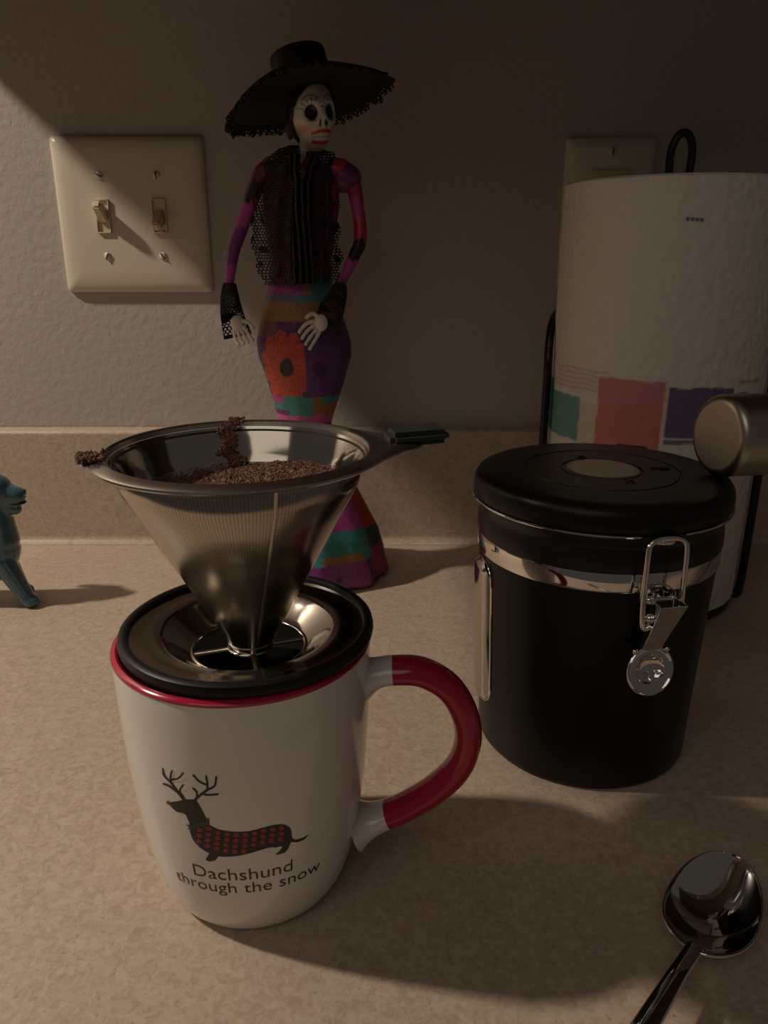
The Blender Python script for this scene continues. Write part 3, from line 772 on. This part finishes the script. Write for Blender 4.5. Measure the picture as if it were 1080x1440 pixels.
# dress profile: z, centre x, rx, ry
DP = [(.0000, -.0520, .0500, .0460), (.0030, -.0520, .0535, .0480), (.0100, -.0528, .0535, .0480), (.0250, -.0530, .0510, .0460), (.0400, -.0528, .0470, .0430), (.0580, -.0545, .0400, .0370), (.0754, -.0560, .0330, .0300),
      (.0930, -.0590, .0235, .0220), (.1098, -.0604, .0190, .0180), (.1254, -.0602, .0202, .0180), (.1348, -.0597, .0226, .0195), (.1537, -.0588, .0280, .0225), (.1749, -.0588, .0345, .0260), (.1853, -.0594, .0350, .0265),
      (.2000, -.0600, .0310, .0240), (.2108, -.0602, .0278, .0220), (.2282, -.0600, .0226, .0180), (.2450, -.0600, .0225, .0160), (.2738, -.0585, .0265, .0165), (.2950, -.0575, .0265, .0160), (.3037, -.0575, .0215, .0140), (.3080, -.0570, .0120, .0100), (.3100, -.0562, .0060, .0060)]
DPs = [tuple(p) for p in DP]
def dressp(u, v):
    z = v*.3100; cx, rx, ry = interp(DPs, z); a = 2*PI*u
    fl = max(0, 1-z/.10)
    rip = 1+.045*fl*math.cos(a*9+.6)+.012*nz(math.cos(a)*3, math.sin(a)*3, z*30)
    return (cx+rx*rip*math.cos(a), QY+ry*rip*math.sin(a), z+(.0025*fl*abs(math.sin(a*4.5)) if z < .004 else 0))
def flower(c, x, z, fx, fz, R, petal, mid, n=11):
    dx, dz = x-fx, z-fz; r = math.hypot(dx, dz); a = math.atan2(dz, dx)
    e = R*(.80+.20*abs(math.cos(a*n/2)))
    if r < e:
        sh = .75+.25*math.cos(a*n*2+r*900)
        c = mixc(c, mixc((petal[0]*.55, petal[1]*.55, petal[2]*.55), petal, sh), .92)
    if r < R*.27: c = mixc(c, mid, min(1, (R*.27-r)/(.0012)))
    return c
def dress_col(p):
    z = p.z; cx, rx, ry = interp(DPs, z)
    a = math.atan2(p.x-cx, -(p.y-QY)); s = a*rx                  # s from the front centre line
    w_ = .0009*nz(s*120, z*120, 5)+.0006*nz(s*500, z*500, 8)
    s += w_; zz = z+w_
    X = cx+s
    c = PURP
    if zz > .2190: c = mixc(MAG, PURP, .35) if s < .004 else OCH
    if zz > .2190 and s > .0105: c = TEAL if zz < .232 else RED
    if zz > .240: c = mixc(PURP, RED, .5+.5*nz(s*60, zz*60))
    if .2145 < zz <= .2190: c = mixc(PURP, TEAL, .5 if s < 0 else .9)
    if .2010 < zz <= .2145: c = OCH
    if .1400 < zz <= .2010:
        c = mixc(PURP, DPUR, .5)
        c = flower(c, s, zz, .016, .168, .024, (.14, .05, .20), DPUR)
        c = flower(c, s, zz, -.0145, .1690, .0270, (.62, .08, .035), BLK) if s < .0035 else c
        if s < -.020 and zz > .190: c = mixc(c, OCH, .5)
    if .1475 > zz > .1325+(.004 if s < -.012 else 0) or (zz <= .1475 and s > .010 and zz > .1320):
        c = TEAL if s < .009 else (OCH if s < .0165 or zz < .142 else TEAL)
        if s < -.018 and zz > .142: c = MAG
    if .1265 < zz <= .1330: c = PINK
    if .1130 < zz <= .1265: c = mixc(PURP, MAG, .3)
    if zz <= .1130:
        # flared skirt: bands with panels by angle
        k = math.floor((a+PI)/(PI/4.5)+.3*math.sin(z*40))
        c = MAG if .048 < zz else TEAL
        if zz > .085: c = PURP if s < 0 else MAG
        if zz > .095: c = OCH if k % 3 == 1 else DPUR
        if .050 < zz < .085 and k % 4 == 0: c = PURP
        if .023 < zz <= .030 and k % 2: c = OCH
        if zz <= .024: c = (mixc(PURP, DPUR, .5), PURP, mixc(MAG, PURP, .5))[int(k) % 3]
        if a > 1.05: c = RED if zz > .045 else ((.02, .05, .035) if zz > .030 else mixc(RED, PURP, .5))
        c = flower(c, s, zz, .022, .012, .013, (.24, .07, .24), DPUR) if a < 1.05 else c
    n = .85+.25*nz(s*350, zz*350, 3)
    return (c[0]*n, c[1]*n, c[2]*n)
dm = grid(dressp, 320, 420, closeu=True)
bmx = bmesh.new(); bmx.from_mesh(dm); bmx.faces.new([v for v in bmx.verts][:320][::-1]); bmx.to_mesh(dm); bmx.free()
paint(dm, dress_col)
link('dress', dm, M_paint, doll)
# neck and chest
link('neck', tube(smooth_path([(-.0565, QY-.004, .3000), (-.0560, QY-.003, .308), (-.0548, QY-.001, .3140), (-.0530, QY, .3230)], 5), .0042, 16), M_bone, doll)
link('chest_bone', tube(smooth_path([(-.0565, QY-.0135, .2820), (-.0565, QY-.0165, .2940), (-.0560, QY-.0110, .3040), (-.0555, QY-.005, .3100)], 5), .0022, 10), M_bone, doll)

def at3(px, py, dy=0): return Vector(at(px, py, QY+dy))
def arm_paint(seed, cols):
    def f(p):
        t = (p.z*55+.4*nz(p.x*200, p.y*200, p.z*200+seed)+seed); k = int(math.floor(t*1.3)) % len(cols)
        return cols[k]
    return f
armL = smooth_path([at3(385, 236, -.004), at3(368, 246, -.004), at3(352, 285, -.004), at3(338, 325, -.004), at3(329, 352, -.006), at3(325, 378, -.009), at3(322, 405, -.012)], 8)
al = tube(armL, lambda t: interp([(0, .0068), (.15, .0062), (.35, .0050), (.6, .0046), (.8, .0038), (1, .0028)], t)[0], 16)
paint(al, arm_paint(2.3, [PURP, MAG, BLK, (.12, .02, .03), PINK, MAG, PURP])); link('arm', al, M_paint, doll)
armR = smooth_path([at3(462, 240, 0), at3(482, 243, 0), at3(497, 262, 0), at3(504, 300, -.002), at3(507, 335, -.006), at3(500, 356, -.010), at3(488, 382, -.016), at3(477, 405, -.024)], 8)
ar = tube(armR, lambda t: interp([(0, .0080), (.12, .0088), (.22, .0062), (.4, .0046), (.6, .0046), (.8, .0040), (1, .0028)], t)[0], 16)
paint(ar, arm_paint(5.1, [RED, PURP, MAG, BLK, RED, MAG, (.35, .02, .06)])); link('arm', ar, M_paint, doll)
# puffed sleeve at the right shoulder
sl = ball(at3(484, 250, 0), .0120, .0095, .0100, 28, 18)
paint(sl, lambda p: mixc(PURP, (.10, .02, .06), .5+.5*nz(p.x*120, p.y*120, p.z*120))); link('sleeve', sl, M_paint, doll)

# hands: palm and five bony fingers each
def hand(parent, base, d, side, spread, L, nrm_, thumb_side):
    parts = []
    d = d.normalized(); s_ = side.normalized()
    palm = base+d*.0045
    parts.append(ball(palm, .0050, .0034, .0058, 14, 10))
    for k in range(4):
        q = (k-1.5)/1.5
        b0 = palm+s_*q*.0034+d*.003
        p1 = b0+(d+s_*q*spread)*L*.40*(1-.10*abs(q)); p2 = p1+(d+s_*q*spread*.4+nrm_*.45)*L*.32; p3 = p2+(d*.6+nrm_*.8)*L*.25*(1-.12*abs(q))
        parts.append(tube(smooth_path([b0, p1, p2, p3], 4), lambda t: .00135*(1-.25*t)+.0003*math.sin(t*PI*3)**2, 8))
    b0 = palm+s_*thumb_side*.004-d*.001
    parts.append(tube(smooth_path([b0, b0+s_*thumb_side*.0045+d*.003, b0+s_*thumb_side*.006+d*.0075+nrm_*.002], 4), .0014, 8))
    return join(*parts)
hL = at3(331, 446, -.016)
link('hand', hand(doll, hL, Vector((.30, -.1, -1)), Vector((1, -.2, .3)), .35, .0135, Vector((.5, -.5, 0)), 1), M_bone, doll)
hR = at3(458, 448, -.036)
link('hand', hand(doll, hR, Vector((-.75, -.25, -.62)), Vector((-.5, 0, .85)), .45, .0145, Vector((-.1, -.1, -.7)), 1), M_bone, doll)

# lace: a net cut out of a dense sheet
def lace_keep(sx, sy, cell, dens=.0):
    def k(x, y, border=False):
        gx = x/cell; gy = y/(cell*.87)
        row = math.floor(gy); gx += .5*(row % 2)
        fx = gx-math.floor(gx)-.5; fy = gy-row-.5
        hole = math.hypot(fx, fy*.95) < (.40 if border else .355-dens)
        flo = nz(x*150, y*150, 3) > (.22 if not border else .30)
        return not (hole and not flo)
    return k
def panel(rows, depth_in, depth_out, cell, seed, mirror=False, dens=0.0, nu=90, nv=260, wave=.0020):
    """rows: (py, x_out, x_in) outline in the doll's own plane"""
    K = lace_keep(1, 1, cell, dens)
    tab = [(r[0], r[1], r[2]) for r in rows]; y0, y1 = rows[0][0], rows[-1][0]
    def f(u, v):
        py = lerp(y0, y1, v); xo, xi = interp(tab, py)
        sc = 2.6*math.sin(py*.175+seed)*max(0, 1-max(0, u-.12)*4)
        px = lerp(xo+sc*(1 if not mirror else -1), xi, u)
        top = max(0, 1-v/.10)
        Y = QY+lerp(depth_out, depth_in, math.sin(u*PI/2))+wave*math.sin(u*17+seed+v*2.0)*min(1, v*5)+top*top*.012
        return at(px, py, Y)
    def keep(u, v):
        py = lerp(y0, y1, v); xo, xi = interp(tab, py); W = abs(xi-xo)
        return K(u*W*.00048+seed, (py-y0)*.00048, u*W < 30)
    me = grid(f, nu, nv, keep=keep)
    return me
shL = panel([(205, 408, 421), (210, 392, 422), (222, 372, 423), (234, 364, 424), (245, 366, 422), (280, 357, 418), (320, 353, 416), (360, 357, 416), (401, 371, 418)], -.0245, -.004, .0023, 1.2)
o1 = link('shawl_panel', shL, M_lace, doll)
shR = panel([(213, 466, 430), (226, 474, 432), (245, 477, 436), (290, 476, 438), (340, 478, 438), (362, 481, 440), (396, 479, 441)], -.0245, -.003, .0023, 4.4, True)
o2 = link('shawl_panel', shR, M_lace, doll)
shB = panel([(206, 412, 446), (214, 390, 462), (226, 378, 468), (244, 370, 472), (290, 366, 472), (330, 372, 470)], .024, .020, .0023, 7.7, nu=110, nv=180)
o3 = link('shawl_back', shB, M_lace, doll)
for o_ in (o1, o2, o3):
    sd = o_.modifiers.new('s', 'SOLIDIFY'); sd.thickness = .0004
# dense gathered strip hanging down the middle
def ruffle(u, v):
    py = lerp(215, 399, v); cx_ = interp([(215, 428), (235, 425), (300, 425), (399, 428)], py)[0]; hw = interp([(215, 13), (240, 15), (300, 14), (399, 15)], py)[0]
    px = cx_+(u*2-1)*hw+1.5*nz(py*.08, u*3)
    split = max(0, 1-(py-215)/40)
    Y = QY-.0262-.0032*math.cos(u*PI*7+1.5*math.sin(v*5))+.003*abs(u-.5)
    if split > 0: px += (1 if u > .5 else -1)*split*7
    return at(px, py, Y)
rf = link('shawl_ruffle', grid(ruffle, 80, 120, keep=lambda u, v: not (v < .2 and abs(u-.5) < .02)), M_lacegrey, doll)
sd = rf.modifiers.new('s', 'SOLIDIFY'); sd.thickness = .0004
# lace gloves: flared cuffs around the wrists
def cuff(path, rf_, seed):
    P = smooth_path(path, 26); m = len(P)
    K = lace_keep(1, 1, .0016)
    def f(u, v):
        i = min(m-1, int(v*(m-1)+.5)); p = P[i]; t = (P[min(i+1, m-1)]-P[max(i-1, 0)]).normalized()
        s_ = Vector((0, 1, 0)); s_ = (s_-t*s_.dot(t)).normalized(); q = t.cross(s_)
        r = rf_(i/(m-1))*(1+.10*math.sin(u*2*PI*5+seed)*(i/(m-1))); a = 2*PI*u
        return p+q*math.cos(a)*r+s_*math.sin(a)*r*.75
    return grid(f, 110, m-1, closeu=True, keep=lambda u, v: (v < .62 or math.sin(2*PI*u) > -.15) and (K(u*.030+seed, v*.034) or v > .955 or v < .05))
cL = cuff([at3(323, 398, -.012), at3(323, 418, -.012), at3(326, 445, -.012), at3(333, 474, -.013)], lambda t: interp([(0, .0040), (.15, .0052), (.5, .0072), (1, .0098)], t)[0], 1.0)
cR = cuff([at3(479, 400, -.024), at3(474, 418, -.028), at3(466, 436, -.033), at3(460, 456, -.036)], lambda t: interp([(0, .0040), (.2, .0056), (.6, .0080), (1, .0085)], t)[0], 3.0)
for cfm in (cL, cR):
    o_ = link('lace_glove', cfm, M_lace, doll); sd = o_.modifiers.new('s', 'SOLIDIFY'); sd.thickness = .0004

# head: local frame, face towards -y, turned towards the right
HM = Matrix.Translation(at3(439, 161, -.004)) @ Matrix.Rotation(math.radians(29), 4, 'Z') @ Matrix.Rotation(math.radians(-6), 4, 'Y')
def skull(u, v):
    a = 2*PI*u; b_ = PI*v
    x = math.sin(b_)*math.sin(a); y = -math.sin(b_)*math.cos(a); z = math.cos(b_)
    # jaw: narrows towards the chin
    jw = 1.0 if z > -.15 else 1.0-.32*((-z-.15)/.85)**1.0
    X = x*.0150*jw; Y = y*.0175*(1.0 if z > -.2 else 1-.10*(-z-.2)); Z = z*.0235
    if z < -.2 and y > 0: Y *= 1-.5*(-z-.2)          # lift the back of the jaw
    if z < -.2: Z -= .0015*max(0, -y)
    if y < 0:
        for ex in (-.0066, .0066):                    # eye sockets
            d2 = ((X-ex)/.0042)**2+((Z+.0003)/.0050)**2
            Y += .0042*math.exp(-d2*d2*1.3)
            Y -= .0010*math.exp(-(((X-ex)/.0056)**2+((Z-.0060)/.0022)**2))   # brow ridge
        Y -= .0016*math.exp(-((X/.0028)**2+((Z+.0040)/.0040)**2))           # nose bridge
        for ex in (-.0017, .0017): Y += .0026*math.exp(-(((X-ex+(Z+.0075)*.25*(1 if ex > 0 else -1))/.0010)**2+((Z+.0068)/.0022)**2))
        Y -= .0016*math.exp(-((X/.0062)**2+((Z+.0150)/.0048)**2))           # teeth bulge
        for ex in (-.0105, .0105): Y -= .0010*math.exp(-(((X-ex)/.0035)**2+((Z+.0060)/.0030)**2))  # cheekbones
        if -.0172 < Z < -.0128 and abs(X) < .0066: Y += .00028*max(0, math.cos(X/.0017*2*PI))
    return HM @ Vector((X, Y, Z))
HMi = HM.inverted()
def skull_col(p):
    q = HMi @ p; x, y, z = q
    c = (.60, .555, .46)
    if y < 0.002:
        for ex in (-.0113, .0113):
            c = mixc(c, (.50, .16, .13), .75*math.exp(-(((x-ex)/.0032)**2+((z+.0100)/.0038)**2)))
        for ex in (-.0066, .0066):
            d = math.hypot((x-ex)/.0036, (z+.0003)/.0045)
            c = mixc(c, BLK, (1.08-d)/.12)
            # brow
            bx = (x-ex)/.0050
            if abs(bx) < 1: c = mixc(c, (.04, .02, .015), 1-abs(z-(.0098-.0028*bx*bx))/.0007)
            # lashes
            aa = math.atan2(z, x-ex); rr2 = math.hypot(x-ex, z)
            if .0046 < rr2 < .0080 and .4 < aa < 2.8 and math.cos(aa*16) > .72: c = mixc(c, (.06, .04, .03), .7)
        for ex in (-1, 1):
            d = math.hypot((x-ex*(.0017+max(0, -(z+.0045))*.25))/.0008, (z+.0068)/.0022)
            c = mixc(c, BLK, (1.15-d)/.3)
        # lips and teeth
        if abs(x) < .0085:
            up = -.0118-.0010*(x/.0075)**2; lw = -.0186+.0016*(x/.0070)**2
            c = mixc(c, (.50, .015, .02), 1.35-abs(z-up)/.0014*(1+.5*(x/.0075)**2)) if abs(x) < .0076 else c
            c = mixc(c, (.50, .015, .02), 1.35-abs(z-lw)/.0013*(1+.5*(x/.0070)**2)) if abs(x) < .0064 else c
            if lw+.001 < z < up-.001 and abs(x) < .0068 and abs((x/.0017) % 1-.5) > .42: c = mixc(c, (.10, .06, .04), .7)
            if abs(z-(up+lw)/2) < .00018 and abs(x) < .0068: c = mixc(c, (.12, .07, .05), .6)
    return c
sk = fixn(grid(skull, 260, 200, closeu=True)); paint(sk, skull_col)
link('skull', sk, M_paint, doll)
def hairp(u, v):
    a = 2*PI*u; b_ = PI*v
    x = math.sin(b_)*math.sin(a); y = -math.sin(b_)*math.cos(a); z = math.cos(b_)
    jw = 1.0 if z > -.15 else 1.0-.25*((-z-.15)/.85)
    return HM @ Vector((x*.0160*jw, y*.0186+.0006, z*.0245+.0006))
def hair_keep(u, v):
    a = 2*PI*u; b_ = PI*v
    y = -math.sin(b_)*math.cos(a); z = math.cos(b_); x = abs(math.sin(b_)*math.sin(a))
    return y > -.22-.85*z and z > -.86 or (z > .84)
hr_ = link('hair', grid(hairp, 100, 70, closeu=True, keep=hair_keep), M_hair, doll)
sd = hr_.modifiers.new('s', 'SOLIDIFY'); sd.thickness = .0008
link('hair_bun', ball(HM @ Vector((0, .0200, -.0060)), .0085, .0080, .0085), M_hair, doll)
link('flower', ball(HM @ Vector((-.0155, .0045, -.0075)), .0030, .0032, .0070), mat('olive_ribbon', (.05, .04, .01), .6), doll)

# hat
BC = at3(431, 132, -.002)
HT = Matrix.Translation(BC) @ Matrix.Rotation(math.radians(-14), 4, 'Y') @ Matrix.Rotation(math.radians(-8), 4, 'X')
def brimz(r, a):
    return -.0045*(r/.055)**2*abs(math.cos(a))**1.2+.0022*math.sin(3*a+.6)*(r/.055)**2
def brim(u, v):
    a = 2*PI*u; r = lerp(.0120, .0535, v)
    return HT @ Vector((r*math.cos(a), r*.93*math.sin(a), brimz(r, a)))
bo = link('hat_brim', grid(brim, 120, 24, closeu=True), M_felt, doll)
sd = bo.modifiers.new('s', 'SOLIDIFY'); sd.thickness = .0012; sd.offset = 0
cr = lathe([(.0192, -.0005), (.0190, .006), (.0190, .014), (.0189, .0230), (.0182, .0253), (.0150, .0262), (0, .0259)], 0, 0, 72); cr.transform(HT)
link('hat_crown', cr, M_felt, doll)
hb = lathe([(.0196, .0010), (.0206, .0030), (.0207, .0085), (.0196, .0105)], 0, 0, 72); hb.transform(HT)
link('hat_band', hb, M_lacegrey, doll)
Kt = lace_keep(1, 1, .0026, -.0)
def trim(u, v):
    a = 2*PI*u; r = .0515+v*.0075*(.80+.20*math.sin(a*46))+.0010*nz(a*9, 0, 3)
    z = brimz(.0535, a)-.0042*v*v*(1+.4*nz(a*6, v, 9))-.0010+.0008*math.sin(a*60)*v
    return HT @ Vector((r*math.cos(a), r*.93*math.sin(a), z))
tr_ = link('hat_lace_trim', grid(trim, 760, 16, closeu=True, keep=lambda u, v: v < .45 or Kt(u*.345, v*.009, False)), M_lace, doll)
sd = tr_.modifiers.new('s', 'SOLIDIFY'); sd.thickness = .0009
